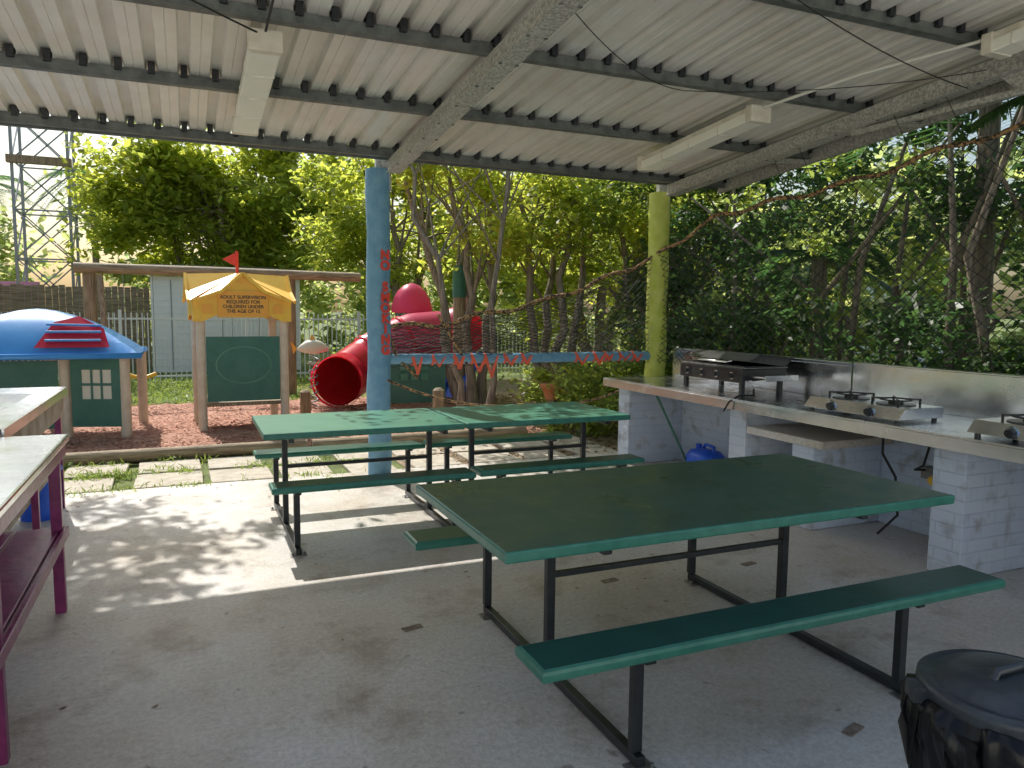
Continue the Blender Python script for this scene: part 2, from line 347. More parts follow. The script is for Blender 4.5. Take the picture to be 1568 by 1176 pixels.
g=G();g.tube([(BX+.1,PY,1.08),(3.1,PY,1.07),(4.6,PY,1.07)],.05,M_blue,12);g.build("cross_rail",S)
g=G();x=1.95
R=random.Random(3)
while x<4.55:
    if x<3.1 or x>3.6:
        dx=R.uniform(.06,.16);dz=R.uniform(.06,.2) if x<3.2 else R.uniform(.03,.08);w=R.uniform(.012,.024)
        for a,b in (((x,1.1),(x+dx/2,1.07-dz)),((x+dx/2,1.07-dz),(x+dx,1.1))):
            y=PY-.06
            g.add([(a[0]-w,y,a[1]),(a[0]+w,y,a[1]),(b[0]+w*.6,y-.02,b[1]),(b[0]-w*.6,y-.02,b[1])],[(0,1,2,3)],M_ribbon)
        g.tube([(x,PY+.0,1.07),(x+.02,PY,1.07)],.056,M_ribbon,12)
    x+=R.uniform(.12,.24)
g.build("red_ribbon_bunting")
def light(x,y0,y1,name="batten_light"):
    g=G();zz=lambda y:zr(y)-.012
    for (w,h,dz,m,e) in ((.14,.04,-.012,M_tubeb,0),(.17,.07,-.068,M_tube,.03)):
        a=(x,y0+e,zz(y0)+dz);b=(x,y1-e,zz(y1)+dz);g.bar(a,b,w,h,m)
    for y in(y0+.02,y1-.02): g.box(x-.092,x+.092,y-.035,y+.035,zz(y)-.108,zz(y)+.01,M_tubeb)
    for k in (1,2,3):
        y=y0+(y1-y0)*k/4;g.box(x-.089,x+.089,y-.008,y+.008,zz(y)-.107,zz(y)-.03,M_tubeb)
    return g.build(name,None,bevel=.014)
light(.445,4.42,6.0);light(3.88,4.45,5.92);light(4.35,2.4,3.05)
g=G()
def sag(p,q,s,n=14):
    p=Vector(p);q=Vector(q);return [p.lerp(q,i/n)-Vector((0,0,s*4*(i/n)*(1-i/n))) for i in range(n+1)]
g.tube(sag((1.9,3.6,zr(3.6)-.03),(3.2,4.34,zr(4.34)-.02),.10),.003,M_wire,6)
g.tube(sag((3.2,4.34,zr(4.34)-.02),(4.7,3.3,zr(3.3)-.05),.05),.003,M_wire,6)
g.tube(sag((2.4,2.9,zr(2.9)-.02),(4.7,3.45,zr(3.4)-.12),.06),.0035,M_wire,6)
g.tube(sag((-.9,3.2,zr(3.2)-.02),(.445,4.45,zr(4.4)-.03),.03),.005,M_wire,6)
g.tube(sag((.445,4.45,zr(4.4)-.02),(.44,3.3,zr(3.3)),.02),.007,M_wire,6)
for y0 in (5.2,4.9,4.0,3.6): g.tube(sag((4.70,y0,zr(y0)-.12),(4.72,y0-.15,zr(y0)-.42),.0,3),.0025,M_wire,5)
g.build("ceiling_cables")
g=G();g.tube([(3.88,4.5,zr(4.5)-.02),(4.05,3.7,zr(3.7)-.02),(4.25,3.2,zr(3.2)-.02),(4.5,2.4,zr(2.4)-.05)],.011,M_wirew,6);g.build("white_conduit")

# ------------------------------------------------------------------ picnic tables
def picnic(name,x0,x1,y0,y1,seats,fx,mt,ms,fy):
    e=empty(name);g=G()
    g.slab(x0,x1,y0,y1,.708,.75,mt,.008,M_greened);g.build("table_top",e)
    for s,(a,b) in enumerate(seats):
        g=G();g.slab(x0+.02,x1,a,b,.406,.45,ms,.015,M_greened);g.build("seat_%d"%(s+1),e)
    g=G();w=.036;yc=(y0+y1)/2
    for x in fx:
        g.box(x-w/2,x+w/2,fy[0],fy[1],.008,.008+w,M_black)
        for (a,b) in seats:
            c=(a+b)/2;g.box(x-w/2-.001,x+w/2+.001,c-w/2,c+w/2,.046,.389,M_black)
            g.box(x-.05,x+.05,c-.04-w,c+.04-w,.0,.007,M_plate)
            for q in(-.037,.037): g.tube([(x+q,c-.05,.004),(x+q,c-.05,.02)],.008,M_plate,6)
            g.box(x-w/2-.003,x+w/2+.003,a+.02,b-.02,.39,.4055,M_black)
        g.box(x-w/2-.001,x+w/2+.001,yc-w/2,yc+w/2,.046,.67,M_black)
        g.box(x-w/2,x+w/2,y0+.06,y1-.06,.672,.707,M_black)
    g.box(fx[0]+w/2,fx[1]-w/2,yc-.012,yc+.012,.43,.455,M_black)
    g.build("frame",e,bevel=.004);return e
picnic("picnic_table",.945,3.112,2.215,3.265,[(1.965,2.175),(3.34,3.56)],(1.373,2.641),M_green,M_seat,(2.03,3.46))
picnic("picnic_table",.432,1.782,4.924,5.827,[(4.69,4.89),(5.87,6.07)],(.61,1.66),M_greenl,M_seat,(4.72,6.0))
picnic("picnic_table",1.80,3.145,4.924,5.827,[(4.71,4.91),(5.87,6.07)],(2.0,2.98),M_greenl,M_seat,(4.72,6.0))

# ------------------------------------------------------------------ barbecue counter
e=empty("barbecue_counter");g=G();FX,BXk,ZC,YE=3.93,4.75,.87,6.66
g.box(4.08,4.9,YE-.24,YE-.04,0,.80,M_block)
g.box(4.72,4.9,-.5,YE-.245,0,.802,M_block)
g.box(4.10,4.715,4.72,4.92,0,.80,M_block)
g.box(4.05,4.715,3.95,4.16,0,.60,M_block)
g.box(4.10,4.715,2.86,3.07,0,.80,M_block)
g.box(4.10,4.715,.9,1.1,0,.80,M_block)
g.box(4.78,4.92,4.3,YE-.04,.803,1.15,M_block)
g.build("block_piers",e,bevel=.006)
g=G();g.box(4.02,4.715,3.85,4.62,.603,.66,M_conc);g.box(4.02,4.9,-.5,YE,.804,.83,M_conc);g.build("concrete_shelf",e,bevel=.008)
g=G();g.box(FX,BXk+.02,-.5,YE+.02,ZC-.012,ZC,M_steel);g.box(FX-.004,FX+.012,-.5,YE+.02,ZC-.085,ZC-.0125,M_steel)
g.box(BXk+.0,BXk+.018,-.5,4.28,ZC+.001,1.16,M_steel);g.box(BXk,BXk+.018,4.30,YE-.02,ZC+.001,1.14,M_steel);g.box(BXk,BXk+.09,-.5,4.28,1.161,1.17,M_steel)
g.box(BXk-.004,BXk+.17,4.3,YE-.02,1.151,1.165,M_steel)
for y in (2.6,.9): g.box(BXk-.003,BXk,y,y+.012,ZC+.01,1.15,M_plate)
g.build("steel_bench_top",e,bevel=.003)
def griddle():
    g=G();x0,x1,y0,y1=4.16,4.62,4.85,5.68;z=ZC
    for x in(x0+.03,x1-.03):
        for y in(y0+.04,y1-.04): g.box(x-.018,x+.018,y-.018,y+.018,z,z+.12,M_bbq)
    g.box(x0+.02,x1,y0,y1,z+.12,z+.21,M_bbq);g.box(x0-.012,x0+.018,y0,y1,z+.10,z+.215,M_bbq)
    g.box(x0+.01,x1+.01,y0-.01,y1+.01,z+.216,z+.228,M_plate)
    g.box(x0+.03,x1-.02,y0+.02,y1-.02,z+.229,z+.236,M_bbq)
    hb=[(x1-.02,z+.23),(x1+.08,z+.30),(x0+.18,z+.335),(x0+.06,z+.275)]
    vs=[(x,y,zz) for y in(y0,y1) for x,zz in hb];g.add(vs,[(0,1,5,4),(1,2,6,5),(2,3,7,6),(0,3,2,1),(4,5,6,7)],M_bbq)
    g.tube([(x0+.05,y0+.2,z+.27),(x0+.02,y0+.22,z+.262),(x0+.02,y1-.22,z+.262),(x0+.05,y1-.2,z+.27)],.009,M_steel,8)
    g.box(x0+.06,x1-.06,y0-.19,y0-.02,z+.15,z+.162,M_steel);g.box(x0+.06,x1-.06,y0-.20,y0-.188,z+.13,z+.175,M_steel)
    for x in(x0+.1,x1-.1): g.bar((x,y0-.17,z+.15),(x,y0-.005,z+.12),.012,.012,M_bbq)
    for k in range(4):
        yy=y0+.12+k*.2;g.tube([(x0-.012,yy,z+.155),(x0-.04,yy,z+.155)],.022,M_bbq,12);g.tube([(x0-.0125,yy,z+.155),(x0-.017,yy,z+.155)],.032,M_steel,12)
    g.tube([(x0+.1,y0-.02,z+.05),(x0+.02,y0-.12,z+.012),(x0-.12,y0-.1,z+.012),(x0-.26,y0-.16,z-.02),(x0-.28,y0-.12,z-.1)],.008,M_wire,6)
    return g.build("griddle_barbecue",bevel=.004)
griddle()
def stove(y0,y1):
    g=G();x0,x1=4.03,4.42;z=ZC
    for x in(x0+.03,x1-.03):
        for y in(y0+.04,y1-.04): g.tube([(x,y,z),(x,y,z+.02)],.016,M_bbq,8)
    vs=[(x0-.01,y0,z+.02),(x1,y0,z+.02),(x1,y1,z+.02),(x0-.01,y1,z+.02),(x0+.05,y0,z+.09),(x1,y0,z+.09),(x1,y1,z+.09),(x0+.05,y1,z+.09)]
    g.add(vs,[(3,2,1,0),(4,5,6,7),(0,1,5,4),(1,2,6,5),(2,3,7,6),(3,0,4,7)],M_steel)
    for c in (.27,.73):
        yc=y0+(y1-y0)*c;xc=(x0+x1)/2+.02
        g.tube([(xc,yc,z+.0905),(xc,yc,z+.096)],.12,M_bbq,24);g.tube([(xc,yc,z+.096),(xc,yc,z+.112)],.045,M_bbq,16)
        for k in range(4):
            t=math.pi/4+k*math.pi/2;g.bar((xc+.05*math.cos(t),yc+.05*math.sin(t),z+.128),(xc+.14*math.cos(t),yc+.14*math.sin(t),z+.128),.012,.012,M_bbq)
            g.bar((xc+.14*math.cos(t),yc+.14*math.sin(t),z+.134),(xc+.14*math.cos(t),yc+.14*math.sin(t),z+.09),.012,.012,M_bbq)
        pts=[(xc+.095*math.cos(q*math.pi/10),yc+.095*math.sin(q*math.pi/10),z+.122) for q in range(21)];g.tube(pts,.006,M_bbq,6,False)
    for c in(.3,.7):
        yc=y0+(y1-y0)*c;g.tube([(x0+.02,yc,z+.055),(x0-.02,yc,z+.045)],.024,M_bbq,14);g.tube([(x0+.021,yc,z+.0555),(x0+.005,yc,z+.05)],.034,M_steel,14)
    return g.build("gas_stove",bevel=.003)
stove(3.26,4.04);stove(2.02,2.82)
g=G()
g.tube([(4.3,3.6,.80),(4.33,3.62,.6),(4.38,3.55,.45),(4.36,3.5,.2),(4.3,3.6,.05)],.009,M_wire,6)
g.tube([(4.4,3.3,.80),(4.45,3.4,.55),(4.5,3.5,.5),(4.6,3.45,.5)],.008,M_wire,6);g.box(4.56,4.64,3.42,3.5,.44,.52,M_plate);g.tube([(4.4,3.3,.47),(4.46,3.3,.49)],.03,M_yelpl,8)
g.build("gas_hose")
g=G();g.tube([(4.06,5.95,.80),(4.42,5.86,.06)],.012,M_dkgreen,8);g.tube([(4.42,5.86,.07),(4.43,5.858,.03)],.03,M_bluepl,8)
for k in range(14): g.tube([(4.42,5.86,.05),(4.42+random.uniform(-.09,.09),5.86+random.uniform(-.09,.09),.006)],.007,M_cream,5)
g.build("mop")
g=G()
pr=[(.16,.0),(.18,.03),(.18,.2),(.14,.25),(.05,.27)]
vs=[];n=20
for rr,z in pr:
    for k in range(n):
        t=2*math.pi*k/n;c=math.cos(t);s_=math.sin(t);q=(abs(c)**4+abs(s_)**4)**-.25;vs.append((4.42+rr*.75*c*q,5.62+rr*s_*q,z+.01))
g.add(vs,[(i*n+k,i*n+(k+1)%n,(i+1)*n+(k+1)%n,(i+1)*n+k) for i in range(4) for k in range(n)]+[tuple(range(4*n,5*n))],M_bluepl,True)
g.tube([(4.42,5.72,.26),(4.42,5.72,.31)],.03,M_bluepl,12);g.tube([(4.42,5.5,.25),(4.42,5.5,.31),(4.42,5.62,.32),(4.42,5.66,.27)],.016,M_bluepl,8)
g.build("blue_water_container")

# ------------------------------------------------------------------ left wash benches
e=empty("steel_work_bench");g=G()
g.slab(-1.45,-.56,1.6,4.36,.862,.90,M_steel,.01);g.build("bench_top",e)
g=G()
for x in(-.62,-1.38):
    for y in(1.7,2.9,4.28): g.box(x-.025,x+.025,y-.025,y+.025,0,.86,M_purple)
g.box(-.595,-.57,1.7,4.3,.80,.86,M_purple);g.box(-1.4,-.60,4.26,4.30,.805,.859,M_purple)
for k in range(4): x=-1.40+k*.2;g.box(x,x+.19,1.65,4.32,.405,.43,M_purple)
g.box(-.60,-.575,1.65,4.33,.38,.431,M_purple)
g.build("purple_frame_and_shelf",e,bevel=.005)
e=empty("sink_bench");g=G();x0,x1,y0,y1,z=-1.75,-.86,4.42,6.62,.93
bx0,bx1=-1.42,-1.0
for a,b,h in [(4.42,4.8,0),(4.8,5.35,1),(5.35,5.6,0),(5.6,6.15,1),(6.15,6.62,0)]:
    if not h: g.box(x0,x1,a,b,z-.03,z,M_steel)
    else:
        g.box(x0,bx0,a,b,z-.03,z,M_steel);g.box(bx1,x1,a,b,z-.03,z,M_steel)
        g.add([(bx0,a,z-.001),(bx1,a,z-.001),(bx1,b,z-.001),(bx0,b,z-.001),(bx0+.03,a+.03,z-.2),(bx1-.03,a+.03,z-.2),(bx1-.03,b-.03,z-.2),(bx0+.03,b-.03,z-.2)],[(4,5,6,7),(1,5,4,0),(2,6,5,1),(3,7,6,2),(0,4,7,3)],M_steel)
g.box(x0-.02,x0,y0,y1,z,z+.28,M_steel);g.box(x1-.006,x1+.012,y0,y1,z-.06,z-.001,M_steel)
g.build("sink_top",e)
g=G()
for y in (5.07,5.87):
    g.tube([(-1.55,y,z),(-1.55,y,z+.22),(-1.5,y,z+.27),(-1.4,y,z+.26),(-1.36,y,z+.2)],.013,M_steel,8)
    for q in(-.09,.09): g.tube([(-1.55,y+q,z),(-1.55,y+q,z+.06)],.014,M_steel,8);g.bar((-1.58,y+q,z+.065),(-1.5,y+q,z+.065),.014,.014,M_steel)
g.build("taps",e)
g=G();g.box(-.895,-.872,4.45,6.6,.72,.868,M_rust)
for x in(-.91,-1.7):
    for y in(4.5,5.5,6.55): g.box(x-.02,x+.02,y-.02,y+.02,0,.895,M_purple)
g.box(-1.7,-.93,4.5,6.55,.30,.325,M_rust)
g.build("sink_frame",e)
g=G();g.tube([(-1.02,6.3,0),(-1.02,6.3,.35)],[.12,.15],M_bluepl,20);g.tube([(-1.02,6.3,.35),(-1.02,6.3,.37)],.16,M_bluepl,20);g.build("blue_bucket")

# ------------------------------------------------------------------ bin
e=empty("rubbish_bin");cx,cy=1.935,1.19;g=G()
n=160;rings=[(0,.17),(.1,.185),(.2,.20),(.3,.205),(.4,.215),(.47,.235),(.52,.238),(.545,.222),(.56,.205)]
vs=[]
for j,(z,r) in enumerate(rings):
    for k in range(n):
        t=2*math.pi*k/n;w=.008*math.sin(t*7+j*.9)+.008*math.sin(t*19+j*.8+math.sin(t*5)*2)+.005*math.sin(t*37+j*.5)+random.uniform(-.001,.001)
        rr=r+w*(1 if j<8 else .3);vs.append((cx+rr*math.cos(t),cy+rr*math.sin(t),z+.014*math.sin(t*9+j)*(0<j<8)))
g.add(vs,[(i*n+k,i*n+(k+1)%n,(i+1)*n+(k+1)%n,(i+1)*n+k) for i in range(len(rings)-1) for k in range(n)],M_bag,True)
for k in range(9):
    t=2*math.pi*k/9+.3;p=(cx+.235*math.cos(t),cy+.235*math.sin(t));q=t+.12
    g.add([(p[0],p[1],.53),(cx+.262*math.cos(q),cy+.262*math.sin(q),.46),(cx+.245*math.cos(q+.15),cy+.245*math.sin(q+.15),.36),(cx+.236*math.cos(q+.25),cy+.236*math.sin(q+.25),.52)],[(0,1,2,3)],M_bag)
g.build("bin_bag",e)
g=G();n=48;rings=[(.552,.212),(.572,.217),(.588,.215),(.596,.202),(.590,.188),(.594,.174),(.61,.155),(.622,.11),(.626,.055),(.626,.001)]
vs=[(cx+r*math.cos(2*math.pi*k/n),cy+r*math.sin(2*math.pi*k/n),z) for z,r in rings for k in range(n)]
g.add(vs,[(i*n+k,i*n+(k+1)%n,(i+1)*n+(k+1)%n,(i+1)*n+k) for i in range(len(rings)-1) for k in range(n)],M_plasticblk,True)
g.tube([(cx-.07,cy,.62),(cx-.06,cy,.64),(cx+.06,cy,.64),(cx+.07,cy,.62)],.012,M_plasticblk,8)
for t in(2.6,5.7): g.box(cx+.215*math.cos(t)-.03,cx+.215*math.cos(t)+.03,cy+.215*math.sin(t)-.03,cy+.215*math.sin(t)+.03,.54,.58,M_plasticblk,rot=t)
g.build("bin_lid",e)

# ------------------------------------------------------------------ playground
e=empty("play_tower");A=Vector((.17,10.1,0));ang=.05
Mx=Matrix.Translation(A)@Matrix.Rotation(ang,4,'Z')
W_=1.0;D_=.9;g=G()
for x in(0,W_):
    for y in(0,D_): g.tube([Mx@Vector((x,y,-.05)),Mx@Vector((x,y,1.42))],.055,M_pole,14)
g.box(.06,W_-.06,-.02,.02,.36,1.18,M_dkgreen,mtx=Mx)
g.box(0,W_,-.02,D_,.30,.345,M_log,mtx=Mx)
g.add([Mx@Vector((W_/2+.34*math.cos(t),-.024,.82+.24*math.sin(t))) for t in [k*math.pi/12 for k in range(24)]],[tuple(range(24))],M_greenl)
g.add([Mx@Vector((W_/2+.325*math.cos(t),-.027,.82+.225*math.sin(t))) for t in [k*math.pi/12 for k in range(24)]],[tuple(range(24))],M_dkgreen)
for k in range(4): x=.14+k*.19;g.tube([Mx@Vector((0,x,.4)),Mx@Vector((0,x,1.15))],.015,M_pole,6)
g.build("posts_and_panel",e)
g=G();o=.085
c=[Vector((-o,-o,0)),Vector((W_+o,-o,0)),Vector((W_+o,D_+o,0)),Vector((-o,D_+o,0))];ctr=Vector((W_/2,D_/2,2.0))
Z=lambda p,z:Mx@Vector((p.x,p.y,z))
for i in range(4):
    a=c[i];b=c[(i+1)%4];m_=(a+b)/2
    pts=[Z(a,1.37),Z(a.lerp(b,.09),1.37),Z(a.lerp(b,.22),1.44),Z(a.lerp(b,.78),1.44),Z(a.lerp(b,.91),1.37),Z(b,1.37),Z(b,1.60),Z(a.lerp(b,.72),1.72),Z(m_,1.94),Z(a.lerp(b,.28),1.72),Z(a,1.60)]
    g.add(pts,[tuple(range(11))],M_yelpl)
    out=(m_-Vector((W_/2,D_/2,0))).normalized()*.05
    P=[Z(a+out,1.62),Z(a.lerp(b,.28)+out,1.74),Z(m_+out,1.97),Z(a.lerp(b,.72)+out,1.74),Z(b+out,1.62)]
    g.add(P+[Mx@ctr],[(0,1,5),(1,2,5),(2,3,5),(3,4,5)],M_yelpl)
    for p1,p2 in zip(P,P[1:]): g.bar(p1,p2,.03,.04,M_yelpl)
g.box(.20,W_-.20,-o-.022,-o-.008,1.43,1.74,M_sign,mtx=Mx)
for za,zb in ((1.422,1.430),(1.741,1.75)): g.box(.19,W_-.19,-o-.026,-o-.006,za,zb,M_yelpl,mtx=Mx)
for xa in(.02,W_-.14): g.box(xa,xa+.12,-o-.014,-o-.004,1.47,1.58,M_sign,mtx=Mx)
g.tube([Mx@Vector((W_/2,D_/2,1.95)),Mx@Vector((W_/2,D_/2,2.28))],.02,M_red,8);g.add([Mx@Vector(p) for p in((W_/2,D_/2,2.27),(W_/2-.18,D_/2,2.17),(W_/2,D_/2,2.07))],[(0,1,2)],M_red)
g.build("yellow_roof",e)
text("supervision_sign","ADULT SUPERVISION\nREQUIRED FOR\nCHILDREN UNDER\nTHE AGE OF 12",.058,Mx@Vector((W_/2,-o-.025,1.585)),(math.radians(90),0,ang),M_black,e,ext=.001,off=.001)
e=empty("playhouse");g=G()
for (x,y) in [(-1.32,10.2),(-.68,10.0),(-1.62,11.2),(-.55,11.1),(-2.3,10.35)]: g.tube([(x,y,-.05),(x,y,.98)],.06,M_pole,14)
Mp=Matrix.Translation((-1.30,10.15,0))@Matrix.Rotation(-.28,4,'Z')
for a,b,c_,d in ((.05,.62,.12,.45),(.05,.62,.80,.93),(.05,.17,.451,.799),(.50,.62,.451,.799)): g.box(a,b,-.02,.02,c_,d,M_dkgreen,mtx=Mp)
g.box(.171,.499,-.01,.01,.451,.799,M_cream,mtx=Mp)
for x in (.28,.39): g.box(x-.012,x+.012,-.02,-.011,.451,.799,M_dkgreen,mtx=Mp)
g.box(.171,.499,-.021,-.012,.61,.64,M_dkgreen,mtx=Mp)
g.box(-2.2,-1.4,10.2,10.24,.1,.9,M_dkgreen)
g.build("posts_and_panels",e)
g=G();nx,ny=24,12;vs=[]
X0,X1,Y0,Y1=-2.75,-.50,9.85,11.35
def rz(u,v): return .97+.54*(1-max(abs(u),abs(v))**1.7)
for j in range(ny+1):
    for i in range(nx+1):
        u=i/nx*2-1;v=j/ny*2-1;vs.append(((X0+X1)/2+u*(X1-X0)/2,(Y0+Y1)/2+v*(Y1-Y0)/2,rz(u,v)))
g.add(vs,[(j*(nx+1)+i,j*(nx+1)+i+1,(j+1)*(nx+1)+i+1,(j+1)*(nx+1)+i) for j in range(ny) for i in range(nx)],M_roofblue,True)
g.tube([(X0,Y0,.97),(X1,Y0,.97),(X1,Y1,.97),(X0,Y1,.97),(X0,Y0,.97)],.035,M_roofblue,8)
pts=[(.05,-.93),(.72,-.93),(.66,-.66),(.42,-.42),(.2,-.55)]
XY=lambda u,v,dz:((X0+X1)/2+u*(X1-X0)/2,(Y0+Y1)/2+v*(Y1-Y0)/2-.05,rz(u,v)+dz)
g.add([XY(u,v,.04) for u,v in pts],[(0,1,2,3,4)],M_redpl)
for k in range(3): v=-.86+k*.12;g.tube([XY(u,v,.06) for u in(.14,.64)],.016,M_roofblue,6)
g.build("blue_roof",e)
e=empty("swing_set");g=G()
g.tube([(-1.62,14,2.16),(.6,14,2.15),(3.0,14.05,2.12)],.085,M_logx,12)
for x in(-1.42,1.75): g.tube([(x,14.2,-.05),(x,14.12,2.2)],.10,M_log,12);
g.tube([(-1.25,13.9,2.05),(-1.1,13.4,-.05)],.05,M_log,8)
g.build("timber_frame",e)
g=G()
for x in(-.92,-.48): g.tube([(x,14,2.1),(x,14,.42)],.006,M_grey,5)
g.tube([(-.93,14,.42),(-.8,14,.37),(-.6,14,.37),(-.47,14,.42)],.035,M_yelpl,8)
for x in(.75,1.2): g.tube([(x,14,2.1),(x,14,.42)],.006,M_grey,5)
g.build("swing_seats",e)
e=empty("tube_slide");g=G()
pts=[Vector(p) for p in((2.15,11.8,.42),(2.35,12.1,.46),(2.7,12.4,.64),(3.15,12.55,.90),(3.6,12.6,1.08),(4.1,12.7,1.12))]
sp=[]
for i in range(5):
    for k in range(6): sp.append(pts[i].lerp(pts[i+1],k/6))
sp.append(pts[-1])
g.tube(sp[:15],.395,M_redpl,28,cap=False);g.tube(sp[14:],.40,M_pinkpl,28,cap=False)
for i in (14,22): g.tube([sp[i]-(sp[i+1]-sp[i]).normalized()*.025,sp[i]+(sp[i+1]-sp[i]).normalized()*.025],.43,M_redpl,28,cap=False)
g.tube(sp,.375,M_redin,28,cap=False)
d=(pts[0]-pts[1]).normalized();g.tube([pts[0]+d*.05,pts[0]-d*.03],.425,M_redpl,28,cap=False)
def ball(c0,R,m,axis,k2=12,half=False):
    rr=[];pp=[]
    for k in range(k2+1):
        t=math.pi*k/k2*(.5 if half else 1);pp.append(Vector(c0)+Vector(axis)*(-R*math.cos(t) if not half else R*math.cos(math.pi/2-t)));rr.append(max(.01,R*(math.sin(t) if not half else math.cos(t))))
    g.tube(pp,rr,m,24)
ball((4.5,12.75,1.14),.47,M_pinkpl,(1,0,0))
g.tube([(4.5,12.3,1.14),(4.5,12.27,1.14)],.33,M_redpl,24)
g.build("red_tube",e)
g=G()
for x,y in((4.2,11.9),(3.3,13.6),(4.9,13.3)): g.tube([(x,y,-.05),(x,y,2.25)],[.115,.10],M_log,14)
g.tube([(4.2,11.9,1.75),(4.2,11.9,2.27)],.112,M_dkgreen,14)
g.box(2.85,3.85,11.6,11.65,.05,.78,M_dkgreen,rot=-.1)
for k in range(3):
    for j in range(2): g.box(3.1+k*.17,3.22+k*.17,11.56,11.58,.42+j*.16,.53+j*.16,M_greenl)
g.box(3.3,4.9,12.9,13.6,.55,.6,M_log)
g.build("timber_posts_and_panel",e)
# rounded pink canopy
g=G();prof=[(.36,1.48),(.37,1.56),(.33,1.72),(.26,1.86),(.15,1.97),(.02,2.02)]
g.tube([(3.78,13.3,z) for r_,z in prof],[r_ for r_,z in prof],M_pinkpl,20);g.build("pink_roof",e)
g=G();pts=[(3.95+.12*k,11.6+.1*k,.12+.14*k) for k in range(6)]
for q in(-.2,.2): g.tube([Vector(p)+Vector((q*.7,-q*.7,.06)) for p in pts],.035,M_bluepl,8)
g.add([Vector(p)+Vector((q*.7,-q*.7,0)) for p in pts for q in(-.2,.2)],[(2*i,2*i+1,2*i+3,2*i+2) for i in range(5)],M_bluepl);g.build("blue_slide",e)
g=G();n=14
prof=[(-.24,.0),(-.2,.05),(-.1,.10),(0,.12),(.1,.10),(.18,.06),(.24,.02)]
g.tube([(1.82+a,12,.92+.03*math.cos(a*9)) for a,_ in prof],[max(r,.004) for _,r in prof],M_cream,n)
g.add([(1.58,12,.92),(1.48,12,1.04),(1.52,12,.84)],[(0,1,2)],M_sign);g.add([(1.74,11.98,1.0),(1.89,11.98,1.01),(1.80,11.98,1.14)],[(0,1,2)],M_sign)
pts=[(1.82+.07*math.cos(t*1.0),12+.07*math.sin(t),t*.80/40) for t in range(41)];g.tube(pts,.012,M_grey,6);g.build("spring_rider_fish")
g=G();g.tube([(4.5,9,-.05),(4.5,9,.36)],.07,M_log,10);g.tube([(4.5,9,.36),(4.5,9,.52),(4.5,9,.521),(4.5,9,.57)],[.09,.14,.16,.16],M_terra,18);g.build("terracotta_pot")
for nm,x,y,h in (("wooden_bollard",3.0,9.3,.5),("wooden_bollard",1.55,11.0,.35)):
    g=G();g.tube([(x,y,-.05),(x,y,h)],[.08,.075],M_log,10);g.tube([(x,y,h),(x,y,h+.03)],[.075,.04],M_log,10);g.build(nm)
# ------------------------------------------------------------------ fences, buildings
def fence(x0,x1,y,h,name):
    g=G();x=x0
    while x<x1:
        g.box(x-.010,x+.010,y-.009,y+.009,.02,h,M_fence);x+=.1
    for z in(.12,h-.12): g.box(x0,x1,y-.014,y+.014,z-.018,z+.018,M_fence)
    x=x0
    while x<=x1: g.box(x-.03,x+.03,y-.03,y+.03,-.06,h+.06,M_fence);x+=2.4
    g.build(name)
fence(-6,10.5,17,1.42,"white_pool_fence")
g=G();x=-7.
while x<-.9: g.box(x,x+.14,22.4,22.43,-.06,2.05+random.uniform(-.03,.03),M_logx);x+=.15
g.build("timber_fence")
e=empty("white_shed");g=G()
g.box(-.75,2.75,20.2,23.0,-.06,2.28,M_white)
for z in np.arange(.1,2.25,.16): g.box(-.76,2.76,20.185,20.199,z,z+.012,M_fence)
for x in(-.3,.15,.85): g.box(x-.012,x+.012,20.178,20.184,0,2.2,M_grey)
g.build("walls",e)
g=G();g.box(.5,.55,20.16,20.18,1.3,2.1,M_white);g.box(.75,1.5,20.16,20.18,1.35,2.05,M_dkwin);g.box(.7,1.55,20.15,20.175,1.29,1.345,M_white);g.build("window",e)
g=G();g.add([(-1,20.0,2.29),(3,20.0,2.29),(3,23.2,2.65),(-1,23.2,2.65),(-1,20.0,2.35),(3,20.0,2.35),(3,23.2,2.72),(-1,23.2,2.72)],[(3,2,1,0),(4,5,6,7),(0,1,5,4),(1,2,6,5),(2,3,7,6),(3,0,4,7)],M_rust);g.build("roof",e)
g=G();g.box(-9,-3.7,24.5,24.7,-.06,2.2,M_pink);g.build("pink_wall")
e=empty("neighbour_house");g=G();g.box(-9.5,-4.1,18.2,22,-.06,3.9,M_cream);g.build("walls",e)
g=G();g.add([(-10,17.8,3.9),(-3.75,17.8,3.9),(-3.75,22.4,3.9),(-10,22.4,3.9),(-8,20,5.2),(-5.6,20,5.2)],[(0,1,5,4),(1,2,5),(2,3,4,5),(3,0,4),(3,2,1,0)],M_rust);g.build("roof",e)
e.location=(-1.1,0,0)
g=G();g.box(14.5,19,14,19,-.06,3.,M_white);g.box(14.2,19.3,13.7,19.3,3.,3.1,M_fence);g.build("white_building")
e=empty("added_bounce_building");g=G()  # unseen building added behind the camera to bounce sunlight into the shelter
g.box(-7,8,-7.6,-4.2,0,3.1,M_white)
for x in(-4,0.2,4.4): g.box(x,x+.85,-4.2,-4.17,0,2.05,M_dkgreen)
g.build("walls",e)
g=G();g.box(-7.4,8.4,-8,-3.9,3.101,3.25,M_cream);g.build("roof",e)
g=G();X=(-4.1,-2.8);Y=(24,25.3);H=11
for x in X:
    for y in Y: g.bar((x,y,-.05),(x,y,H),.07,.07,M_grey)
z=.2
while z<H-1.3:
    for y in Y: g.bar((X[0],y,z),(X[1],y,z+1.3),.035,.035,M_grey);g.bar((X[1],y,z),(X[0],y,z+1.3),.035,.035,M_grey);g.bar((X[0],y,z),(X[1],y,z),.04,.04,M_grey)
    for x in X: g.bar((x,Y[0],z),(x,Y[1],z+1.3),.035,.035,M_grey);g.bar((x,Y[0],z),(x,Y[1],z),.04,.04,M_grey)
    z+=1.3
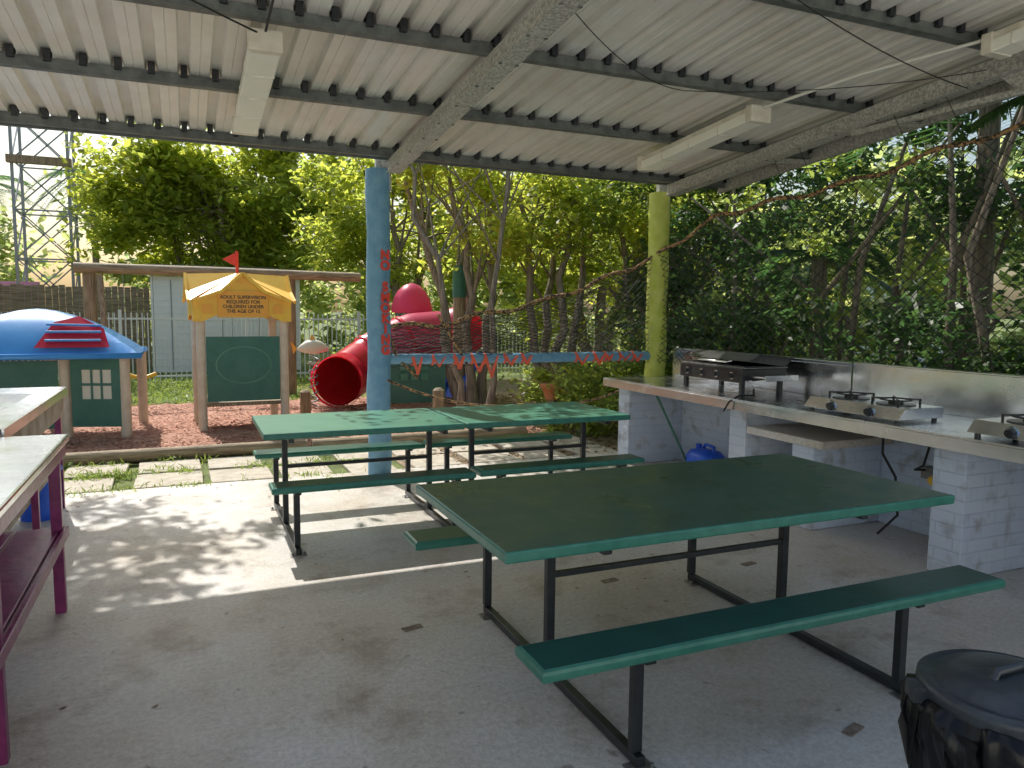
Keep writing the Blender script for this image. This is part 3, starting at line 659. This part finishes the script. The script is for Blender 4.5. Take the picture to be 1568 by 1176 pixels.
g.box(X[0]-.1,X[1]+.1,23.8,24.0,5.3,5.5,M_log)
g.build("lattice_tower")

# ------------------------------------------------------------------ ropes and net
top=[(BX+.1,6.88,1.38),(2.2,6.88,1.40),(2.67,6.88,1.50),(3.3,6.88,1.63),(3.82,6.88,1.80),(4.62,6.86,2.12),(4.82,6.06,2.49),(5.06,4.71,2.62),(5.24,3.78,2.80),(5.4,2.6,2.95)]
def samp(P,n):
    P=[Vector(p) for p in P];L=[0]
    for a,b in zip(P,P[1:]): L.append(L[-1]+(b-a).length)
    out=[]
    for i in range(n):
        d=L[-1]*i/(n-1);k=0
        while k<len(P)-2 and L[k+1]<d:k+=1
        out.append(P[k].lerp(P[k+1],(d-L[k])/(L[k+1]-L[k])))
    return out
T=samp(top,130)
for i in range(1,129): T[i]=T[i]+Vector((0,0,.025*math.sin(i*.5)))
g=G();g.tube(T,[.019+.005*math.sin(i*2.2) for i in range(130)],M_rope,8)
g.tube(sag((BX,6.8,.92),(3.2,6.8,.62),.12)+sag((3.2,6.8,.62),(4.3,6.8,.75),.08)[1:],.012,M_rope,7)
g.tube([(1.75,6.9,1.3),(1.8,6.85,1.1),(2.0,6.85,.9)],.014,M_rope,7)
g.tube(sag((2.5,6.85,1.02),(2.2,6.85,1.5),.0),.012,M_rope,7)
g.build("boundary_rope")
g=G();nn=72
T2=samp([tuple(t) for t in T],nn);B2=[Vector((t.x,t.y,1.0)) for t in T2]
rows=18
for k in range(-rows,nn):
    for sgn in(1,-1):
        pts=[]
        for j in range(rows+1):
            i=k+j if sgn>0 else k+rows-j
            if 0<=i<nn:
                p=B2[i].lerp(T2[i],j/rows);bel=.10*math.sin(math.pi*j/rows)*math.sin(i*.45)
                pts.append(p+Vector((bel*.6+random.uniform(-.014,.014),bel*.5+random.uniform(-.01,.01),random.uniform(-.016,.016))))
        if len(pts)>1: g.tube(pts,.0036,M_net,3,False)
g.build("rope_net")

# ------------------------------------------------------------------ vegetation
tree("shade_tree",1.6,24.6,8.0,(4.4,1.0,3.1),20000,.25,L_bright,stems=3,seed=5,r0=.15,crn=62,clumpr=.72,lean=(-.1,-.6),zlow=.9)
tree("shade_tree",.4,23.9,6.2,(1.9,.6,2.0),5500,.22,L_bright,stems=2,seed=6,r0=.1,crn=22,clumpr=.6,zlow=.6)
tree("shade_tree",4.8,18.3,6.6,(2.4,1.2,2.7),10000,.18,L_bright,stems=3,seed=8,r0=.14,crn=34,clumpr=.58,zlow=.85)
tree("gnarled_tree",4.3,11.6,5.2,(1.9,1.4,1.7),6500,.12,L_bright,stems=4,seed=11,r0=.085,crn=26,clumpr=.40,lean=(-.3,0),zlow=.55)
tree("gnarled_tree",5.5,11.0,5.2,(1.8,1.4,1.9),7500,.12,L_bright,stems=4,seed=21,r0=.09,crn=28,clumpr=.40,lean=(.1,0),zlow=.65)
tree("gnarled_tree",6.9,10.4,5.2,(1.8,1.5,2.1),9000,.12,L_mid,stems=4,seed=31,r0=.09,crn=30,clumpr=.43,lean=(.2,0),zlow=.8)
tree("overhanging_tree",3.6,9.6,5.0,(2.2,1.3,.6),4500,.12,L_mid,stems=2,seed=41,r0=.05,crn=22,clumpr=.40,lean=(-.3,.0),zlow=.2)
tree("overhanging_tree",-3.8,9.4,5.6,(2.3,1.6,.8),3400,.15,L_mid,stems=2,seed=43,r0=.08,crn=22,clumpr=.40,lean=(1.25,.0),zlow=.3)
tree("shade_tree",8.8,15.4,6.5,(3,1.6,3.0),13000,.20,L_bright,stems=3,seed=51,r0=.16,crn=36,clumpr=.62,zlow=.85)
def veg(name,boxes,per,size,m,clr=.4,**k):
    C=[]
    for (x0,x1,y0,y1,z0,z1,nc) in boxes:
        C.append(np.stack([rng.uniform(x0,x1,nc),rng.uniform(y0,y1,nc),rng.uniform(z0,z1,nc)],1))
    return leaves(name,clump_pts(np.concatenate(C),clr,per),size,m,**k)
e=empty("garden_hedge")
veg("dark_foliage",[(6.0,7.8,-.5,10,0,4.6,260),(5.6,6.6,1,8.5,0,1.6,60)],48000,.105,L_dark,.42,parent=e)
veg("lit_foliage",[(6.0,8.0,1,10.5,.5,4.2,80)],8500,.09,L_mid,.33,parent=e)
g=G()
for k in range(26):
    x=random.uniform(6,7.4);y=random.uniform(2,9.5);z=random.uniform(2.5,4.2)
    g.tube([(x,y,0),(x+random.gauss(0,.3),y+random.gauss(0,.4),z*.5),(x+random.gauss(0,.6),y+random.gauss(0,.8),z)],[.05,.035,.012],M_bark,6)
g.build("stems",e)
veg("undergrowth",[(4.4,6.2,7.6,9.6,0,.8,60),(2.6,4.2,15,16.5,0,.8,24),(5.,9,10,13,0,.7,40)],13000,.10,L_mid,.32)
veg("distant_trees",[(-16,-4.5,27,33,0,4.2,90),(-3,8,28,31,0,6.0,130),(6,20,22,25,0,5.6,170),(11,15,8,20,0,4.3,110)],42000,.36,L_far,.85)
def frond(g,base,dirv,L,drop,m,wd=.3):
    base=Vector(base);d=Vector(dirv).normalized();side=d.cross(Vector((0,0,1))).normalized();pts=[]
    for i in range(15):
        u=i/14;pts.append(base+d*L*u+Vector((0,0,-drop*u*u)))
    g.tube(pts,[.012*(1-u/15)+.003 for u in range(15)],m,5,False)
    for i in range(1,14):
        for sub in (0,.33,.66):
            p=pts[i].lerp(pts[i+1],sub);l=wd*math.sin(math.pi*min(1,(i+.5+sub)/15.5))**.6
            for s in(-1,1):
                tip=p+side*s*l+d*l*.55-Vector((0,0,l*.45+random.uniform(0,.05)));w=d*.014
                g.add([p-w,p+w,tip],[(0,1,2)],m)
def palm(name,x,y,h,n,L,m=L_palm,r=.1):
    g=G();g.tube([(x,y,-.05),(x+.05,y,h*.5),(x,y,h)],[r*1.2,r,r*.9],M_bark,10)
    for k in range(n):
        t=2*math.pi*k/n+random.uniform(-.2,.2);el=random.uniform(-.1,.9);frond(g,(x,y,h),(math.cos(t),math.sin(t),el),L*random.uniform(.8,1.1),L*random.uniform(.5,.9),m,L*.22)
    g.build(name)
palm("palm_tree",7.0,4.9,3.7,14,1.7);palm("palm_tree",6.9,3.0,3.5,12,1.5);palm("palm_tree",-2.6,27.5,5.6,16,2.0);palm("palm_tree",-5.6,27.,5.0,16,2.0);palm("palm_tree",6.9,6.8,2.2,12,1.2)
g=G()
for dv,L in (((-.7,.2,-.1),.55),((-.5,-.4,0),.5),((-.3,.6,.05),.45)): frond(g,(5.25,3.25,3.02),dv,L,.2,L_palm,.1)
g.build("climbing_fern")

# ------------------------------------------------------------------ light and camera
s=Vector((-.22,1,1.12)).normalized()
sd=bpy.data.lights.new("sun","SUN");sd.energy=5.;sd.angle=math.radians(.5);sd.color=(1,.96,.89)
so=bpy.data.objects.new("sun",sd);COL.objects.link(so);so.rotation_euler=s.to_track_quat('Z','Y').to_euler()
w=bpy.data.worlds.new("World");scene.world=w;w.use_nodes=True;nt=w.node_tree
sk=nt.nodes.new("ShaderNodeTexSky");sk.sky_type='NISHITA';sk.sun_disc=False;sk.sun_elevation=math.asin(s.z);sk.sun_rotation=math.atan2(s.x,s.y);sk.air_density=1.5;sk.dust_density=3.;sk.ozone_density=1.8
nt.links.new(sk.outputs[0],nt.nodes["Background"].inputs[0]);nt.nodes["Background"].inputs[1].default_value=.15
h,pit,yaw,rol,f=1.547,.098,.410,.010,1150.
z=Vector((0,0,1));fh=Vector((math.sin(yaw),math.cos(yaw),0));r0=Vector((math.cos(yaw),-math.sin(yaw),0))
fw=fh*math.cos(pit)-z*math.sin(pit);u0=fh*math.sin(pit)+z*math.cos(pit)
r=r0*math.cos(rol)+u0*math.sin(rol);up=-r0*math.sin(rol)+u0*math.cos(rol)
cd=bpy.data.cameras.new("camera");co=bpy.data.objects.new("camera",cd);COL.objects.link(co)
mw=Matrix((r,up,-fw)).transposed().to_4x4();mw.translation=(0,0,h);co.matrix_world=mw
cd.sensor_width=36;cd.lens=f/1568*36;cd.clip_end=1000;cd.clip_start=.05;scene.camera=co
scene.view_settings.view_transform='Standard';scene.view_settings.look='None';scene.view_settings.exposure=0
